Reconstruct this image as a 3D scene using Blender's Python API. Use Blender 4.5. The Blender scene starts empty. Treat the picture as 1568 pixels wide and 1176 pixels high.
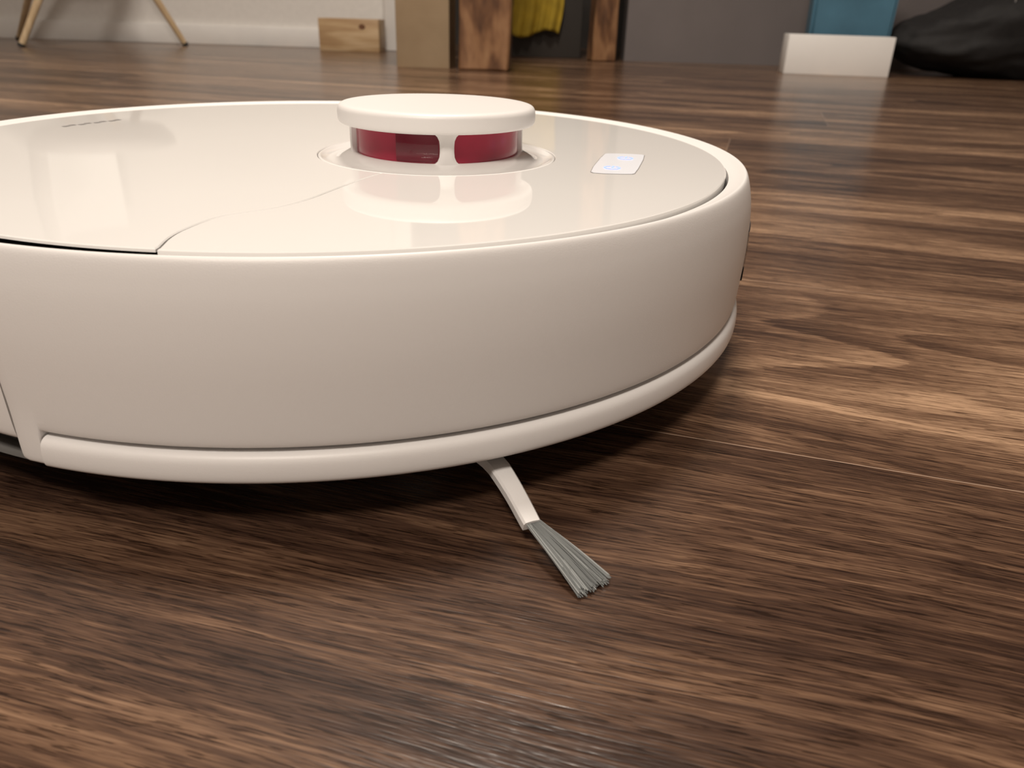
import bpy, bmesh, math, random
from mathutils import Vector, Matrix, noise as mnoise
random.seed(7)
sc=bpy.context.scene
sc.view_settings.view_transform='Standard'
sc.view_settings.look='None'

# ------------------------------------------------------------------ node helpers
class NT:
    def __init__(s,name):
        s.m=bpy.data.materials.new(name); s.m.use_nodes=True
        s.t=s.m.node_tree; s.b=s.t.nodes["Principled BSDF"]
    def n(s,typ,**kw):
        nd=s.t.nodes.new(typ)
        for k,v in kw.items(): setattr(nd,k,v)
        return nd
    def l(s,a,b): s.t.links.new(a,b)
    def val(s,x,sock):
        if isinstance(x,(int,float)): sock.default_value=x
        else: s.l(x,sock)
    def math(s,op,a,b=None,c=None,clamp=False):
        nd=s.n("ShaderNodeMath",operation=op); nd.use_clamp=clamp
        s.val(a,nd.inputs[0])
        if b is not None: s.val(b,nd.inputs[1])
        if c is not None: s.val(c,nd.inputs[2])
        return nd.outputs[0]
    def comb(s,x,y,z):
        nd=s.n("ShaderNodeCombineXYZ")
        for i,v in enumerate((x,y,z)): s.val(v,nd.inputs[i])
        return nd.outputs[0]
    def noise(s,vec,scale=1,detail=3,rough=.5,dist=0):
        nd=s.n("ShaderNodeTexNoise"); s.l(vec,nd.inputs["Vector"])
        nd.inputs["Scale"].default_value=scale; nd.inputs["Detail"].default_value=detail
        nd.inputs["Roughness"].default_value=rough; nd.inputs["Distortion"].default_value=dist
        return nd.outputs[0]
    def ramp(s,fac,stops):
        nd=s.n("ShaderNodeValToRGB"); s.l(fac,nd.inputs[0]); e=nd.color_ramp.elements
        while len(e)<len(stops): e.new(.5)
        for el,(p,c) in zip(e,stops):
            el.position=p; el.color=(*c,1) if len(c)==3 else c
        return nd.outputs[0]
    def bump(s,h,strength,dist):
        nd=s.n("ShaderNodeBump"); s.l(h,nd.inputs["Height"]); nd.inputs["Strength"].default_value=strength
        nd.inputs["Distance"].default_value=dist; s.l(nd.outputs[0],s.b.inputs["Normal"])
    def set(s,**kw):
        for k,v in kw.items():
            k=k.replace("_"," ")
            sock=s.b.inputs[k]
            if hasattr(v,"links"): s.l(v,sock)
            elif isinstance(v,tuple) and len(v)==3: sock.default_value=(*v,1)
            else: sock.default_value=v
        return s.m

def simple(name,col,rough=.5,var=.06,scale=20,bump=0,**kw):
    t=NT(name); tc=t.n("ShaderNodeTexCoord").outputs["Object"]
    nz=t.noise(tc,scale,4)
    c=t.ramp(nz,[(.3,tuple(x*(1-var) for x in col)),(.7,tuple(min(1,x*(1+var)) for x in col))])
    t.set(Base_Color=c,Roughness=rough,**kw)
    if bump: 
        n2=t.noise(tc,scale*6,3); t.bump(n2,bump,.001)
    return t.m

def wood(name,stops,axis='Z',su=6,sv=60,rough=.45,coat=0):
    t=NT(name); tc=t.n("ShaderNodeTexCoord").outputs["Object"]
    sp=t.n("ShaderNodeSeparateXYZ"); t.l(tc,sp.inputs[0])
    x,y,z=sp.outputs
    if axis=='Z': v=t.comb(t.math('MULTIPLY',x,sv),t.math('MULTIPLY',y,sv),t.math('MULTIPLY',z,su))
    elif axis=='X': v=t.comb(t.math('MULTIPLY',x,su),t.math('MULTIPLY',y,sv),t.math('MULTIPLY',z,sv))
    nz=t.noise(v,.35,3,.5,.4)
    w=t.math('SINE',t.math('MULTIPLY',nz,26)); w=t.math('MULTIPLY_ADD',w,.25,.5)
    n2=t.noise(v,2.5,4)
    f=t.math('ADD',t.math('MULTIPLY',w,.6),t.math('MULTIPLY',n2,.4))
    t.set(Base_Color=t.ramp(f,stops),Roughness=rough,Coat_Weight=coat)
    return t.m

# ------------------------------------------------------------------ floor material
def floor_mat():
    t=NT("walnut_plank_floor"); tc=t.n("ShaderNodeTexCoord").outputs["Object"]
    mp=t.n("ShaderNodeMapping"); t.l(tc,mp.inputs[0]); mp.inputs["Rotation"].default_value=(0,0,math.radians(16))
    sp=t.n("ShaderNodeSeparateXYZ"); t.l(mp.outputs[0],sp.inputs[0]); u,v=sp.outputs[0],sp.outputs[1]
    M=t.math
    vs=M('DIVIDE',M('SUBTRACT',v,.049),.194)
    idx=M('FLOOR',vs); fr=M('SUBTRACT',vs,idx)
    wn=t.n("ShaderNodeTexWhiteNoise",noise_dimensions='1D'); t.l(idx,wn.inputs["W"]); r1=wn.outputs[0]
    u2=M('MULTIPLY_ADD',r1,5.3,u)
    us=M('DIVIDE',u2,1.25); iu=M('FLOOR',us); fu=M('SUBTRACT',us,iu)
    seed=M('ADD',M('MULTIPLY',idx,3.17),M('MULTIPLY',iu,7.7))
    wn2=t.n("ShaderNodeTexWhiteNoise",noise_dimensions='1D'); t.l(seed,wn2.inputs["W"]); r2=wn2.outputs[0]
    wob=t.noise(t.comb(M('MULTIPLY',u2,2.2),M('MULTIPLY',v,5),seed),1,1)
    wob2=t.noise(t.comb(M('MULTIPLY',u2,9),M('MULTIPLY',v,22),seed),1,1)
    v2=M('MULTIPLY_ADD',wob,.06,v); v2=M('MULTIPLY_ADD',wob2,.006,v2)
    def nz(su,sv,det,ro,vv=v2): return M('SUBTRACT',t.noise(t.comb(M('MULTIPLY',u2,su),M('MULTIPLY',vv,sv),seed),1,det,ro),.5)
    # cathedral figure: contour lines of a smooth elongated height field
    big=nz(3.6,13,1,.35,M('MULTIPLY_ADD',wob,.06,v))
    jag=nz(22,260,2,.5)
    cph=M('MULTIPLY_ADD',big,46,M('MULTIPLY',jag,2.2))
    saw=M('FRACT',M('DIVIDE',cph,6.2832))            # asymmetric early/late wood
    ring=M('SUBTRACT',M('POWER',saw,1.7),.37)
    ring=M('MULTIPLY',ring,M('SMOOTH_MIN',M('MULTIPLY',M('SUBTRACT',1,saw),9),1,.3))
    msk=M('ADD',.55,M('MULTIPLY',nz(1.7,7,1,.5),3.2),clamp=True)
    ring=M('MULTIPLY',ring,msk)
    band=nz(1.6,20,2,.5)
    streak=nz(7,120,3,.6)
    st2=nz(20,520,3,.65)
    fine=nz(60,1500,2,.6)
    sw=M('DIVIDE',M('SUBTRACT',v2,.318),.017); sw=M('EXPONENT',M('MULTIPLY',M('MULTIPLY',sw,sw),-1))  # pale stripe: lighter wood plus the warm floor highlight, painted into this plank
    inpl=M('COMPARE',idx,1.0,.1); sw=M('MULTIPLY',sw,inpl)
    f=M('MULTIPLY_ADD',band,1.0,.485)
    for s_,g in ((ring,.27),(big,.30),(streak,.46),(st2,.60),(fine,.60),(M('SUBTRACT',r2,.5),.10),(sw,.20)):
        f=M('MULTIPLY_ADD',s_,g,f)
    c=t.ramp(f,[(.18,(.030,.0150,.0100)),(.36,(.075,.040,.0245)),(.50,(.142,.080,.048)),(.64,(.235,.141,.086)),(.84,(.43,.275,.17))])
    por=t.noise(t.comb(M('MULTIPLY',u2,110),M('MULTIPLY',v2,1700),seed),1,2,.5)
    pm=t.ramp(por,[(.37,(1,1,1)),(.43,(0,0,0))])
    mx=t.n("ShaderNodeMix",data_type='RGBA',blend_type='MULTIPLY'); t.l(pm,mx.inputs[0])
    t.l(c,mx.inputs[6]); mx.inputs[7].default_value=(.40,.37,.35,1)
    d=M('MINIMUM',fr,M('SUBTRACT',1,fr)); d=M('MULTIPLY',d,.194)
    du=M('MULTIPLY',M('MINIMUM',fu,M('SUBTRACT',1,fu)),1.25)
    dd=M('MINIMUM',d,du)
    sm=M('LESS_THAN',dd,.00030)
    mx2=t.n("ShaderNodeMix",data_type='RGBA'); t.l(M('MULTIPLY',sm,.8),mx2.inputs[0]); t.l(mx.outputs[2],mx2.inputs[6]); mx2.inputs[7].default_value=(.36,.25,.18,1)  # pale seam lines: light caught on plank bevels, painted into the colour
    rg=M('MULTIPLY_ADD',por,.12,.18)
    h=M('ADD',M('MULTIPLY',por,.6),M('MULTIPLY',st2,.5))
    t.bump(h,.3,.0004)
    t.set(Base_Color=mx2.outputs[2],Roughness=rg)
    return t.m

MAT={}
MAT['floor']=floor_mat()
MAT['wall']=simple("warm_white_wallpaper",(.78,.76,.73),.8,.03,60,.3)
MAT['wallgrey']=simple("grey_wall_panel",(.17,.15,.148),.55,.05,8,.1)
MAT['dark']=simple("dark_closet_paint",(.035,.03,.026),.7,.1,8)
MAT['ceil']=simple("ceiling_paint",(.82,.81,.79),.9,.02,30)
MAT['trim']=simple("white_trim_paint",(.82,.81,.79),.45,.02,20)
tt=NT("satin_white_plastic_textured"); tcc=tt.n("ShaderNodeTexCoord").outputs["Object"]
tt.set(Base_Color=(.79,.775,.765),Roughness=.42); tt.bump(tt.noise(tcc,2600,2),.16,.0002); MAT['shell']=tt.m
MAT['gloss']=simple("glossy_white_plastic",(.77,.76,.745),.035,.004,5)
MAT['gap']=simple("dark_gap_plastic",(.02,.018,.017),.5,.1,50)
MAT['grey']=simple("grey_plastic",(.25,.24,.23),.4,.05,50)
MAT['rubber']=simple("black_rubber",(.02,.02,.02),.6,.1,50,.3)
MAT['ink']=simple("grey_ink",(.20,.19,.19),.4,.05,50)

def obj(name,me,mat=None,parent=None,smooth=None):
    o=bpy.data.objects.new(name,me); bpy.context.collection.objects.link(o)
    if mat: me.materials.append(mat)
    if parent: o.parent=parent
    if smooth is not None:
        for p in me.polygons: p.use_smooth=True
        me.set_sharp_from_angle(angle=math.radians(smooth))
    return o
def empty(name,loc=(0,0,0),rot=0):
    e=bpy.data.objects.new(name,None); bpy.context.collection.objects.link(e)
    e.location=loc; e.rotation_euler=(0,0,rot); e.empty_display_size=.02; return e
def from_bm(name,bm,*a,**k):
    bmesh.ops.recalc_face_normals(bm,faces=bm.faces[:])
    me=bpy.data.meshes.new(name); bm.to_mesh(me); bm.free(); return obj(name,me,*a,**k)
def box(name,x0,x1,y0,y1,z0,z1,mat,parent=None,bev=0,seg=2):
    bm=bmesh.new(); bmesh.ops.create_cube(bm,size=1)
    for v in bm.verts:
        v.co=Vector((x0+(v.co.x+.5)*(x1-x0),y0+(v.co.y+.5)*(y1-y0),z0+(v.co.z+.5)*(z1-z0)))
    if bev: bmesh.ops.bevel(bm,geom=bm.edges[:],offset=bev,segments=seg,affect='EDGES',profile=.5)
    return from_bm(name,bm,mat,parent,smooth=35 if bev else 20)
def chaikin(p,it=2,closed=False):
    for _ in range(it):
        q=[] if closed else [p[0]]
        n=len(p)
        for i in range(n if closed else n-1):
            a=p[i]; b=p[(i+1)%n]
            q.append(tuple(.75*a[k]+.25*b[k] for k in range(len(a))))
            q.append(tuple(.25*a[k]+.75*b[k] for k in range(len(a))))
        if not closed: q.append(p[-1])
        p=q
    return p
def lathe(name,prof,mat,parent=None,a0=0,a1=360,seg=256,cx=0,cy=0,closed=False,smooth=40,mod=None):
    full=abs(a1-a0-360)<1e-6
    n=max(2,int(seg*abs(a1-a0)/360))
    bm=bmesh.new(); rings=[]
    for i in range(n if full else n+1):
        a=math.radians(a0+(a1-a0)*i/n)
        rings.append([bm.verts.new((cx+r*math.cos(a),cy+r*math.sin(a),z)) for r,z in prof])
    m=len(prof)
    for i in range(n):
        A=rings[i]; B=rings[(i+1)%len(rings)]
        for j in range(m if closed else m-1):
            k=(j+1)%m
            bm.faces.new((A[j],B[j],B[k],A[k]))
    if closed and not full:
        bm.faces.new(rings[0]); bm.faces.new(rings[-1][::-1])
    bmesh.ops.remove_doubles(bm,verts=bm.verts[:],dist=1e-6)
    return from_bm(name,bm,mat,parent,smooth=smooth)
def prism(name,pts,z0,z1,mat,parent=None,bev=0):
    bm=bmesh.new(); vs=[bm.verts.new((x,y,z1)) for x,y in pts]
    f=bm.faces.new(vs)
    r=bmesh.ops.extrude_face_region(bm,geom=[f])
    for g in r['geom']:
        if isinstance(g,bmesh.types.BMVert): g.co.z=z0
    bm.normal_update()
    if bev:
        ed=[e for e in bm.edges if abs(e.verts[0].co.z-z1)<1e-7 and abs(e.verts[1].co.z-z1)<1e-7]
        bmesh.ops.bevel(bm,geom=ed,offset=bev,segments=1,affect='EDGES',profile=.5)
    return from_bm(name,bm,mat,parent)
def tube(name,pts,rads,mat,parent=None,n=12,flat=1.0):
    bm=bmesh.new(); rings=[]; P=[Vector(p) for p in pts]
    for i,p in enumerate(P):
        t=(P[min(i+1,len(P)-1)]-P[max(i-1,0)]).normalized()
        s=t.cross(Vector((0,0,1)))
        if s.length<1e-4: s=Vector((1,0,0))
        s.normalize(); up=s.cross(t)
        r=rads[i] if isinstance(rads,(list,tuple)) else rads
        rings.append([bm.verts.new(p+s*r*math.cos(2*math.pi*k/n)+up*r*flat*math.sin(2*math.pi*k/n)) for k in range(n)])
    for i in range(len(P)-1):
        for k in range(n):
            bm.faces.new((rings[i][k],rings[i][(k+1)%n],rings[i+1][(k+1)%n],rings[i+1][k]))
    bm.faces.new(rings[0][::-1]); bm.faces.new(rings[-1])
    return from_bm(name,bm,mat,parent,smooth=50)

# ------------------------------------------------------------------ room shell
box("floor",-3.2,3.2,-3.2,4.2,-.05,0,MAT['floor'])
box("ceiling",-3.2,3.2,-3.2,4.2,2.4,2.45,MAT['ceil'])
box("wall_left",-3.25,-3.2,-3.2,4.2,0,2.4,MAT['wall'])
box("wall_right",3.2,3.25,-3.2,4.2,0,2.4,MAT['wall'])
box("wall_front",-3.2,3.2,-3.25,-3.2,0,2.4,MAT['wall'])
box("wall_back",-3.2,-.42,2.95,3.05,0,2.4,MAT['wall'])
box("wall_back_panel",.33,3.2,2.72,2.82,0,2.4,MAT['wallgrey'])
box("wall_closet",-.42,.5,3.6,3.65,0,2.4,MAT['dark'])
box("wall_closet_side",-.47,-.42,3.05,3.6,0,2.4,MAT['dark'])
box("wall_closet_side.001",.5,.55,2.82,3.6,0,2.4,MAT['dark'])
box("baseboard_back",-3.2,-.47,2.935,2.95,0,.062,MAT['trim'],bev=.003)
box("trim_door",-.47,-.40,2.88,3.06,0,2.1,MAT['trim'],bev=.004)

# ------------------------------------------------------------------ robot vacuum
AX=math.radians(-15.6); RC=(-.079,.3446)
rob=empty("robot_vacuum",(RC[0],RC[1],0),AX)
ca,sa=math.cos(-AX),math.sin(-AX)
def L(x,y):
    x-=RC[0]; y-=RC[1]; return (x*ca-y*sa, x*sa+y*ca)
HB=92.1
top=[(.1757,.0600),(.1750,.0675),(.1738,.0730),(.1729,.0760),(.1722,.0777),(.1715,.0784),(.1708,.0783),(.1690,.0773),(.1665,.0763),(.1652,.0758)]
up_=[(.1750,.0330),(.1755,.0420),(.1759,.0520)]+top
lipA=[(.1652,.0286),(.1712,.0280),(.1738,.0282),(.1746,.0292)]
lipB=[(.1652,.0178),(.1720,.0176),(.1744,.0180),(.1750,.0200)]
profA=[lipA[0]]+chaikin(lipA[1:]+up_,2)+[(.1650,.0736)]
profB=[lipB[0]]+chaikin(lipB[1:]+up_,2)+[(.1650,.0736)]
def bumper():
    bm=bmesh.new(); rings=[]; E=2.7
    angs=[-HB+E*i/4 for i in range(5)]+[-HB+E+.12]
    n=184; angs+=[(-HB+E+.12)+(2*(HB-E-.12))*i/n for i in range(1,n)]+[HB-E-.12]+[HB-E+E*i/4 for i in range(5)]
    for a in angs:
        p=profB if abs(a)>=HB-E-1e-6 else profA
        k=math.radians(a)
        e=max(0,(abs(a)-(HB-.35))/.35); dr=.0006*e*e
        rings.append([bm.verts.new(((r-dr)*math.cos(k),(r-dr)*math.sin(k),z)) for r,z in p])
    m=len(profA)
    for A,B in zip(rings,rings[1:]):
        for j in range(m):
            k=(j+1)%m; bm.faces.new((A[j],B[j],B[k],A[k]))
    bm.faces.new(rings[0]); bm.faces.new(rings[-1][::-1])
    return from_bm("bumper",bm,MAT['shell'],rob,smooth=35)
bumper()
rear=[(.1715,.0232),(.1735,.0240),(.1742,.0265),(.1746,.042),(.1750,.052)]+[(r-.0006,z) for r,z in top]
rp=[(.1645,.0238)]+chaikin(rear,2)+[(.1643,.0736)]
lathe("rear_shell",rp,MAT['shell'],rob,HB+.3,360-HB-.3,360,closed=True)
band=[(.160,.0250),(.1722,.0270),(.1745,.0268),(.1758,.0255),(.1762,.0232),(.1762,.0203),(.1757,.0186),(.1738,.0178),(.160,.0165)]
lb=[band[0]]+chaikin(band[1:-1],2)+[band[-1]]
lathe("lower_band",lb,MAT['shell'],rob,-HB+2.95,HB-2.95,360,closed=True)
core=[(0,.0732),(.1652,.0732),(.1690,.070),(.1690,.028),(.166,.0170),(.158,.0145),(.0,.0145)]
lathe("chassis",core,MAT['gap'],rob,0,360,200)
pan=[(.1735,.0178),(.168,.0153),(.150,.0138),(0,.0138)]
lathe("underside_pan",pan,MAT['grey'],rob,0,360,200)
# --- top plates
T=L(-.034,.332)
RH=.0490; zt=.0775
seam=[(-.0868,.1812),(-.0887,.1938),(-.0868,.2055),(-.0839,.2146),(-.0790,.2195),(-.0709,.2269),(-.0651,.2383),(-.0600,.2568),(-.0545,.2742),(-.0480,.2900)]
seam=[L(*p) for p in seam]
seam=chaikin(seam,2)
def arc(c,r,a0,a1,n):
    return [(c[0]+r*math.cos(a0+(a1-a0)*i/n),c[1]+r*math.sin(a0+(a1-a0)*i/n)) for i in range(n+1)]
def off(path,d):
    q=[]
    for i,p in enumerate(path):
        a=path[max(i-1,0)]; b=path[min(i+1,len(path)-1)]
        tx,ty=b[0]-a[0],b[1]-a[1]; l=math.hypot(tx,ty)
        q.append((p[0]-ty/l*d,p[1]+tx/l*d))
    return q
mir=lambda path:[(x,-y) for x,y in path]
def piece(name,path,front,RP,zb):
    path=[p for p in path if math.hypot(*p)<RP-.0005 and math.hypot(p[0]-T[0],p[1]-T[1])>RH+.0008]
    far=mir(path)[::-1]
    a_in0=math.atan2(path[-1][1]-T[1],path[-1][0]-T[0]); a_in1=math.atan2(far[0][1]-T[1],far[0][0]-T[0])
    a_o0=math.atan2(far[-1][1],far[-1][0]); a_o1=math.atan2(path[0][1],path[0][0])
    if front:
        pts=path+arc(T,RH,a_in0,a_in1,60)+far+arc((0,0),RP,a_o0,a_o1,200)
    else:
        pts=path+arc(T,RH,a_in0,a_in1-2*math.pi,60)+far+arc((0,0),RP,a_o0,a_o1+2*math.pi,200)
    out=[]
    for p in pts:
        if not out or math.hypot(p[0]-out[-1][0],p[1]-out[-1][1])>2e-4: out.append(p)
    while math.hypot(out[0][0]-out[-1][0],out[0][1]-out[-1][1])<2e-4: out.pop()
    return prism(name,out,zb,zt,MAT['gloss'],rob,bev=.0003)
g=.00028
pf=off(seam,-g); pr=off(seam,g)
if sum(p[0] for p in pf)<sum(p[0] for p in pr): pf,pr=pr,pf
piece("front_cover",pf,True,.1640,.0738)
piece("dust_bin_lid",pr,False,.1632,.0765)
# --- lidar turret
dish=[(.0489,.0740),(.0488,.0772),(.0480,.0776),(.0472,.0770),(.0450,.0760),(.0425,.0757),(.0408,.0762),(.0395,.0772),(.0375,.0782),(.0352,.0790),(.0340,.0792),(.0330,.0790),(.0325,.075)]
lathe("turret_base",[dish[0]]+chaikin(dish[1:-1],1)+[dish[-1]],MAT['gloss'],rob,0,360,160,T[0],T[1])
capp=[(.0300,.0912),(.0360,.0902),(.0385,.0901),(.0397,.0906),(.0401,.0922),(.0401,.0945),(.0398,.0962),(.0388,.0973),(.0365,.0977),(.020,.0980),(0,.0981)]
lathe("turret_cap",[capp[0]]+chaikin(capp[1:-1],2)+[capp[-1]],MAT['shell'],rob,0,360,200,T[0],T[1])
red=NT("crimson_glossy_plastic"); tc=red.n("ShaderNodeTexCoord").outputs["Object"]
red.set(Base_Color=red.ramp(red.noise(tc,60,2),[(.3,(.26,.006,.030)),(.7,(.34,.010,.042))]),Roughness=.15,Specular_IOR_Level=.35); MAT['red']=red.m
lathe("turret_window",[(.0333,.0780),(.0331,.0850),(.0333,.0915),(0,.0915)],MAT['red'],rob,0,360,120,T[0],T[1])
slotm=simple("dark_crimson_optic",(.13,.003,.016),.12,.05,40)
for a0,a1 in ((-112,-84),(40,80)):
    lathe("optic_slot",[(.0335,.0795),(.0337,.0800),(.0337,.0895),(.0335,.0900)],slotm,rob,a0-math.degrees(AX),a1-math.degrees(AX),240,T[0],T[1])
def pillar(ang):
    bm=bmesh.new(); zs=[.0785,.0792,.0800,.0815,.0835,.0855,.0875,.0890,.0898,.0906]
    hw=[.0062,.0045,.0036,.0029,.0027,.0027,.0029,.0036,.0045,.0062]
    cols=8; front=[];back=[]
    for z,w in zip(zs,hw):
        fr=[];bk=[]
        for j in range(cols+1):
            s=-1+2*j/cols; th=ang+s*w/.035
            ro_=.0356-.0006*s*s*s*s
            fr.append(bm.verts.new((T[0]+ro_*math.cos(th),T[1]+ro_*math.sin(th),z)))
            bk.append(bm.verts.new((T[0]+.0325*math.cos(th),T[1]+.0325*math.sin(th),z)))
        front.append(fr);back.append(bk)
    for i in range(len(zs)-1):
        for j in range(cols):
            bm.faces.new((front[i][j],front[i][j+1],front[i+1][j+1],front[i+1][j]))
            bm.faces.new((back[i][j],back[i+1][j],back[i+1][j+1],back[i][j+1]))
        bm.faces.new((front[i][0],front[i+1][0],back[i+1][0],back[i][0]))
        bm.faces.new((front[i][-1],back[i][-1],back[i+1][-1],front[i+1][-1]))
    from_bm("turret_pillar",bm,MAT['shell'],rob,smooth=50)
for k in range(4): pillar(math.radians(-78.5+90*k)-AX)
# --- button panel
led=NT("lit_button_panel")
led.set(Base_Color=(.80,.81,.84),Roughness=.15,Emission_Color=(.85,.9,1.0),Emission_Strength=.15)
pp=[(.0268,.3010),(.0285,.2972),(.0425,.2972),(.0448,.3000),(.0545,.3425),(.0530,.3455),(.0385,.3457),(.0362,.3430)]
pl=[L(*p) for p in pp]
prism("button_frame",chaikin(pl,1,True),zt-.0005,zt+.0001,MAT['grey'],rob)
cxp=sum(p[0] for p in pl)/8; cyp=sum(p[1] for p in pl)/8
pl2=[(cxp+(x-cxp)*.97,cyp+(y-cyp)*.98) for x,y in pl]
prism("button_panel",chaikin(pl2,1,True),zt-.0004,zt+.0002,led.m,rob)
ic=NT("blue_led_icon"); ic.set(Base_Color=(.3,.42,.9),Emission_Color=(.32,.45,1.0),Emission_Strength=.75)
for wx,wy in ((.0365,.3095),(.0445,.333)):
    c=L(wx,wy)
    bm=bmesh.new(); n=28; ring=[]
    for i in range(n+1):
        a=math.radians(110+320*i/n)
        ring.append((bm.verts.new((c[0]+.0026*math.cos(a),c[1]+.0026*math.sin(a),zt+.0004)),bm.verts.new((c[0]+.0033*math.cos(a),c[1]+.0033*math.sin(a),zt+.0004))))
    for i in range(n): bm.faces.new((ring[i][0],ring[i][1],ring[i+1][1],ring[i+1][0]))
    q=[bm.verts.new((c[0]+x,c[1]+y,zt+.0004)) for x,y in ((-.0004,0),(.0004,0),(.0004,.0037),(-.0004,.0037))]
    bm.faces.new(q)
    from_bm("led_icon",bm,ic.m,rob)
# --- printed word mark
A=Vector((*L(-.2136,.3735),zt+.0001)); B=Vector((*L(-.1994,.4037),zt+.0001))
d=(B-A).normalized(); nn=Vector((-d.y,d.x,0))
bm=bmesh.new()
for i in range(8):
    s=A+(B-A)*((i+.05)/8); e=A+(B-A)*((i+.8)/8); w=.0012
    o_=nn*(.0008 if i%2 else -.0004)
    bm.faces.new([bm.verts.new(q) for q in (s-nn*w+o_,e-nn*w+o_,e+nn*w+o_,s+nn*w+o_)])
from_bm("printed_word_mark",bm,MAT['ink'],rob)
lathe("sensor_window",[(.1745,.040),(.1760,.0405),(.1763,.053),(.1760,.0595),(.1745,.060)],simple("black_glass_window",(.01,.01,.012),.08,.05,20),rob,-3.2,3.2,720)
# --- wheels
def wheel(name,x,y,r,w):
    bm=bmesh.new(); n=48; prof=[(0,-w/2),(r*.85,-w/2),(r,-w*.38),(r,w*.38),(r*.85,w/2),(0,w/2)]
    rings=[]
    for i in range(n):
        a=2*math.pi*i/n; rr=[]
        for k,(q,h) in enumerate(prof):
            q2=q*(1 if i%2 or q<r else .97); rr.append(bm.verts.new((x+q2*math.cos(a),y+h,r+q2*math.sin(a))))
        rings.append(rr)
    for i in range(n):
        a,b=rings[i],rings[(i+1)%n]
        for k in range(len(prof)-1): bm.faces.new((a[k],b[k],b[k+1],a[k+1]))
    bmesh.ops.remove_doubles(bm,verts=bm.verts[:],dist=1e-6)
    from_bm(name,bm,MAT['rubber'],rob,smooth=30)
wheel("drive_wheel",0,.113,.034,.024); wheel("drive_wheel",0,-.113,.034,.024); wheel("caster_wheel",.128,0,.013,.016)
# --- side brush
hubw=(-.030,.222); hub=L(*hubw)
lathe("side_brush_hub",[(0,.0065),(.007,.0068),(.0095,.0085),(.010,.0145),(0,.0145)],MAT['shell'],rob,0,360,60,hub[0],hub[1])
bris=NT("grey_nylon_bristle"); bris.set(Base_Color=(.17,.18,.178),Roughness=.35)
bris2=NT("grey_nylon_bristle_light"); bris2.set(Base_Color=(.34,.355,.35),Roughness=.35)
def arm(curve,ws,tip0,tip1):
    c=[Vector((*L(x,y),z)) for x,y,z in curve]
    cc=[Vector(p) for p in chaikin([tuple(p) for p in c],2)]
    bm=bmesh.new(); rings=[]
    for i,p in enumerate(cc):
        t=i/(len(cc)-1); f=t*(len(ws)-1); k=min(int(f),len(ws)-2); w=ws[k]+(ws[k+1]-ws[k])*(f-k)
        tg=(cc[min(i+1,len(cc)-1)]-cc[max(i-1,0)]).normalized()
        s=Vector((-tg.y,tg.x,0)).normalized(); up=tg.cross(s); up=up if up.z>0 else -up
        sec=[(-1,-.0016),(-1,.0006),(-.8,.0013),(0,.0015),(.8,.0013),(1,.0006),(1,-.0016)]
        rings.append([bm.verts.new(p+s*w/2*a+up*b) for a,b in sec])
    for i in range(len(cc)-1):
        for k in range(7): bm.faces.new((rings[i][k],rings[i][(k+1)%7],rings[i+1][(k+1)%7],rings[i+1][k]))
    bm.faces.new(rings[0]); bm.faces.new(rings[-1])
    from_bm("side_brush_arm",bm,MAT['shell'],rob,smooth=35)
    root=cc[-1]-(cc[-1]-cc[-2]).normalized()*.002; tg=(cc[-1]-cc[-3]).normalized(); s=Vector((-tg.y,tg.x,0)).normalized()
    P0=Vector((*L(*tip0[:2]),tip0[2])); P1=Vector((*L(*tip1[:2]),tip1[2]))
    if (P1-P0).dot(s)<0: P0,P1=P1,P0
    for mt,cnt in ((bris.m,150),(bris2.m,60)):
        bm=bmesh.new()
        for i in range(cnt):
            q=random.random(); lay=random.uniform(-1,1)
            st=root+s*(q-.5)*.0036+Vector((0,0,lay*.0006))
            en=P0.lerp(P1,min(1,max(0,q+random.gauss(0,.05))))+tg*random.gauss(0,.0009)
            en.z=max(.0004,.0012+lay*.0008)
            mid=st.lerp(en,.55)+Vector((0,0,.0006))+s*random.gauss(0,.0002)
            pts=[Vector(p) for p in chaikin([tuple(st),tuple(mid),tuple(en)],2)]
            r=.00017; rg=[]
            for j,p in enumerate(pts):
                rg.append([bm.verts.new(p+s*r*math.cos(2*math.pi*k/4)+Vector((0,0,r*math.sin(2*math.pi*k/4)))) for k in range(4)])
            for j in range(len(pts)-1):
                for k in range(4): bm.faces.new((rg[j][k],rg[j][(k+1)%4],rg[j+1][(k+1)%4],rg[j+1][k]))
            bm.faces.new(rg[-1])
        from_bm("side_brush_bristles",bm,mt,rob,smooth=60)
base_curve=[(-.030,.222,.0105),(-.0190,.2115,.0115),(-.0055,.1985,.0120),(.0012,.1830,.0108),(.0066,.1712,.0072)]
ws=[.009,.0082,.0068,.0056,.0050]
arm(base_curve,ws,(.0180,.1512,.001),(.0266,.1577,.001))
for ang in (120,240):
    R=Matrix.Rotation(math.radians(ang),3,'Z'); h0=Vector((*hubw,0))
    tr=lambda p:tuple(R@(Vector(p)-h0)+h0)
    arm([tr(p) for p in base_curve],ws,tr((.0180,.1512,.001)),tr((.0266,.1577,.001)))

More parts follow.
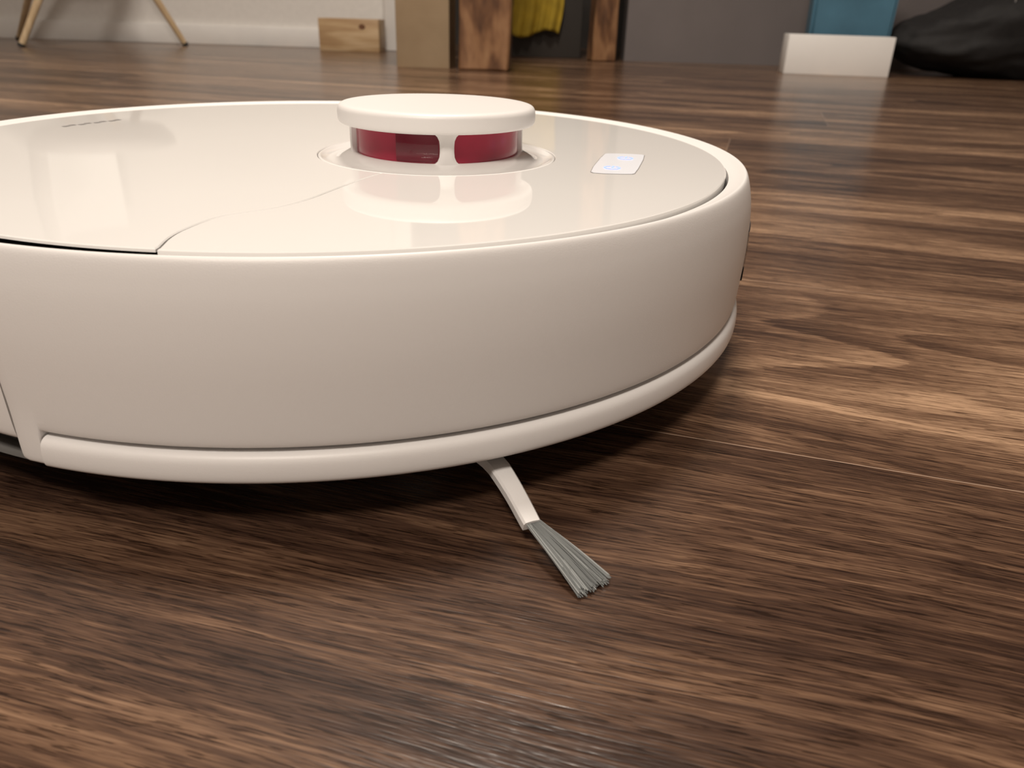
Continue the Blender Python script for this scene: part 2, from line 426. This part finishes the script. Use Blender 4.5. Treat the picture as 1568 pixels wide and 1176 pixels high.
# ------------------------------------------------------------------ background objects
pine=[(.3,(.42,.27,.14)),(.5,(.52,.36,.20)),(.7,(.62,.46,.28))]
MAT['pine']=wood("pale_pine",pine,'X',5,50)
MAT['beech']=wood("beech_dowel",[(.3,(.56,.41,.24)),(.7,(.72,.56,.36))],'Z',5,60)
MAT['knotty']=wood("reddish_live_edge_wood",[(.25,(.055,.022,.011)),(.45,(.17,.08,.036)),(.62,(.28,.145,.068)),(.8,(.38,.22,.11))],'Z',9,26,.4,.2)
ch=empty("chair",(-1.33,2.62,0))
def cl(p): return (p[0]+1.33,p[1]-2.62,p[2])
for a,b in (((-1.46,2.43,0),(-1.27,2.54,.39)),((-1.12,2.79,0),(-1.29,2.68,.39)),((-1.78,2.50,0),(-1.42,2.56,.39)),((-1.72,2.86,0),(-1.42,2.68,.39))):
    A_=Vector(cl(a));B_=Vector(cl(b))
    pts=[tuple(A_.lerp(B_,t)) for t in (.02,.04,.5,1)]
    tube("leg",pts,[.0085,.009,.012,.014],MAT['beech'],ch,16)
    tube("foot_cap",[tuple(A_),tuple(A_.lerp(B_,.022))],[.010,.010],MAT['rubber'],ch,16)
lathe("seat",[(0,.395),(.12,.390),(.19,.400),(.215,.425),(.222,.450),(.214,.450),(.185,.415),(.12,.402),(0,.400)],MAT['trim'],ch,0,360,64,-.04,0)
lathe("backrest",[(.205,.43),(.215,.43),(.235,.60),(.228,.78),(.218,.78),(.225,.60)],MAT['trim'],ch,110,250,64,-.04,0,closed=True)
pbe=empty("pine_block",(-.565,2.80,0),math.radians(-4))
box("block",-.10,.10,-.045,.045,0,.098,MAT['pine'],pbe,.002)
kn=simple("wood_knot",(.16,.07,.03),.5,.2,200)
bm=bmesh.new(); vs=[bm.verts.new((.045+.011*math.cos(a),-.0454,.075+.008*math.sin(a))) for a in [2*math.pi*i/20 for i in range(20)]]; bm.faces.new(vs)
from_bm("knot",bm,kn,pbe)
cb=NT("cardboard"); tc=cb.n("ShaderNodeTexCoord").outputs["Object"]
sp=cb.n("ShaderNodeSeparateXYZ"); cb.l(tc,sp.inputs[0])
fl=cb.math('SINE',cb.math('MULTIPLY',sp.outputs[2],900))
cb.set(Base_Color=cb.ramp(cb.noise(tc,9,4),[(.3,(.33,.24,.145)),(.7,(.40,.30,.19))]),Roughness=.75); cb.bump(fl,.15,.0005); MAT['card']=cb.m
cx=empty("cardboard_box",(-.243,2.13,0),math.radians(-3))
box("carton",-.066,.066,-.06,.06,0,.46,MAT['card'],cx,.002)
for i,(x0,x1,y0,y1) in enumerate(((-.068,.068,-.064,-.061),(-.068,.068,.061,.064),(-.071,-.0675,-.06,.06),(.0675,.071,-.06,.06))):
    box("flap",x0,x1,y0,y1,.38,.46+.05,MAT['card'],cx,.0008)
box("packing_tape",-.02,.02,-.0615,-.0600,.25,.46,simple("tape",(.42,.30,.16),.25,.05,20),cx)
def timber(name,x,y,w,d,h,rot,seed):
    bm=bmesh.new(); bmesh.ops.create_cube(bm,size=1)
    bmesh.ops.subdivide_edges(bm,edges=bm.edges[:],cuts=14,use_grid_fill=True)
    for v in bm.verts:
        z=(v.co.z+.5)*h; k=1+.10*mnoise.noise(Vector((seed,v.co.x*2,z*5)))
        v.co=Vector((v.co.x*w*k,v.co.y*d*k+.006*mnoise.noise(Vector((v.co.x*3,seed,z*9))),z))
    o=from_bm(name,bm,MAT['knotty'],None,smooth=60); o.location=(x,y,0); o.rotation_euler=(0,0,rot)
    md=o.modifiers.new("b",'BEVEL'); md.width=.006; md.segments=2; md.limit_method='ANGLE'; md.angle_limit=math.radians(50)
    return o
timber("wooden_post",-.092,2.075,.126,.10,1.1,math.radians(-2),1.3)
timber("wooden_post",.250,2.66,.075,.07,1.1,math.radians(10),5.1)
sb=empty("storage_crate",(.06,2.86,0))
box("crate",-.13,.13,-.11,.11,0,.42,MAT['dark'],sb,.004)
box("crate_lid",-.135,.135,-.115,.115,.42,.44,MAT['dark'],sb,.004)
yc=simple("yellow_cloth",(.38,.26,.02),.85,.15,30,.5)
bm=bmesh.new(); G=[]
nx,nz=36,50
for i in range(nx+1):
    col=[]
    for j in range(nz+1):
        s=j/nz; x=-.08+.16*i/nx
        fold=.007*math.sin(i*.8)+.006*math.sin(i*.31+2)
        if s<.25: y=.10-.235*(s/.25); z=.446
        else:
            q=(s-.25)/.75; y=-.135-.006+fold*q; z=.446-q*(.375+.012*math.sin(i*.17))
        col.append(bm.verts.new((x+.01*math.sin(j*.2)*s,y,z)))
    G.append(col)
for i in range(nx):
    for j in range(nz): bm.faces.new((G[i][j],G[i+1][j],G[i+1][j+1],G[i][j+1]))
yo=from_bm("yellow_cloth",bm,yc,None,smooth=60); yo.location=(.04,2.865,0)
so=yo.modifiers.new("s",'SOLIDIFY'); so.thickness=.003; so.offset=1
wb=empty("white_box",(.865,2.33,0),math.radians(-8))
wc=simple("white_card",(.86,.85,.83),.5,.02,10)
box("carton",-.138,.138,-.045,.045,0,.100,wc,wb,.002)
bb=empty("blue_case",(.935,2.46,0),math.radians(-8))
bl=simple("blue_translucent_plastic",(.065,.17,.25),.4,.25,6)
bm=bmesh.new(); bmesh.ops.create_cube(bm,size=1)
for v in bm.verts:
    k=1+.08*(v.co.z+.5); v.co=Vector((v.co.x*.218*k,v.co.y*.08*k,(v.co.z+.5)*.42))
bmesh.ops.bevel(bm,geom=bm.edges[:],offset=.010,segments=3,affect='EDGES')
from_bm("case_body",bm,bl,bb,smooth=40)
box("case_rim",-.122,.122,-.05,.05,.41,.43,bl,bb,.005)
bg=empty("duffel_bag",(1.46,2.42,0),math.radians(-6))
fab=simple("black_nylon_fabric",(.010,.0095,.010),.75,.3,60,.6)
bm=bmesh.new(); bmesh.ops.create_uvsphere(bm,u_segments=96,v_segments=56,radius=1)
for v in bm.verts:
    c=v.co.copy(); f=lambda a,p:math.copysign(abs(a)**p,a)
    x,y,z=f(c.x,.72)*.40,f(c.y,.85)*.16,f(c.z,.80)
    hgt=.090+.055/(1+math.exp(-(x+.17)/.05))
    nz_=mnoise.noise(Vector((x*9,y*9,z*2)))*.016+mnoise.noise(Vector((x*24,y*24,z*5)))*.007
    v.co=Vector((x,y,max(0,(z+.97)*hgt)))+c*nz_; v.co.z=max(0,v.co.z)
from_bm("bag_body",bm,fab,bg,smooth=80)
for yy in (-.07,.07):
    pts=[(-.05+.26*t,yy*(1+.3*math.sin(math.pi*t)),.22+.07*math.sin(math.pi*t)) for t in [i/20 for i in range(21)]]
    tube("handle",pts,.009,fab,bg,10,.4)
for k in range(6):
    x0=-.17+.055*k
    pts=[(x0+.012*math.sin(4*t+k)+.03*t,-.165+.06*t+.01*math.cos(3*t+k),.15+.02*k/5+.10*t) for t in [i/16 for i in range(17)]]
    tube("drawcord",pts,.0012,MAT['grey'],bg,8)

# ------------------------------------------------------------------ lights (ceiling fixture and added fill)
def ceil_light(name,x,y,size,power,col):
    f=empty(name,(x,y,2.4))
    lathe("housing",[(0,-.002),(size*.55,-.002),(size*.56,-.03),(size*.52,-.045),(size*.5,-.03),(0,-.025)],MAT['trim'],f,0,360,64)
    d=bpy.data.lights.new(name+"_lamp",'AREA'); d.shape='DISK'; d.size=size; d.energy=power; d.color=col
    o=bpy.data.objects.new(name+"_lamp",d); bpy.context.collection.objects.link(o); o.parent=f; o.location=(0,0,-.06)
ceil_light("ceiling_fill",-.1,.95,.5,53,(1,.895,.78))
ceil_light("ceiling_fill",-.4,-1.3,.6,60,(1,.895,.79))  # unseen second lamp, added behind the camera to fill the robot's near side
w=bpy.data.worlds.new("world"); sc.world=w; w.use_nodes=True
w.node_tree.nodes["Background"].inputs[0].default_value=(.9,.85,.8,1); w.node_tree.nodes["Background"].inputs[1].default_value=.1

# ------------------------------------------------------------------ camera
cam=bpy.data.cameras.new("camera"); co=bpy.data.objects.new("camera",cam); bpy.context.collection.objects.link(co)
th=math.radians(25.71); ro=math.radians(1.80)
F=Vector((0,math.cos(th),-math.sin(th))); R=Vector((1,0,0)); U=Vector((0,math.sin(th),math.cos(th)))
R2=R*math.cos(ro)+U*math.sin(ro); U2=-R*math.sin(ro)+U*math.cos(ro)
m=Matrix((R2,U2,-F)).transposed().to_4x4(); m.translation=Vector((0,0,.1315)); co.matrix_world=m
cam.sensor_width=36; cam.lens=36*1181.6/1568; cam.clip_start=.005; cam.clip_end=50
cam.dof.use_dof=True; cam.dof.focus_distance=.25; cam.dof.aperture_fstop=22
sc.camera=co
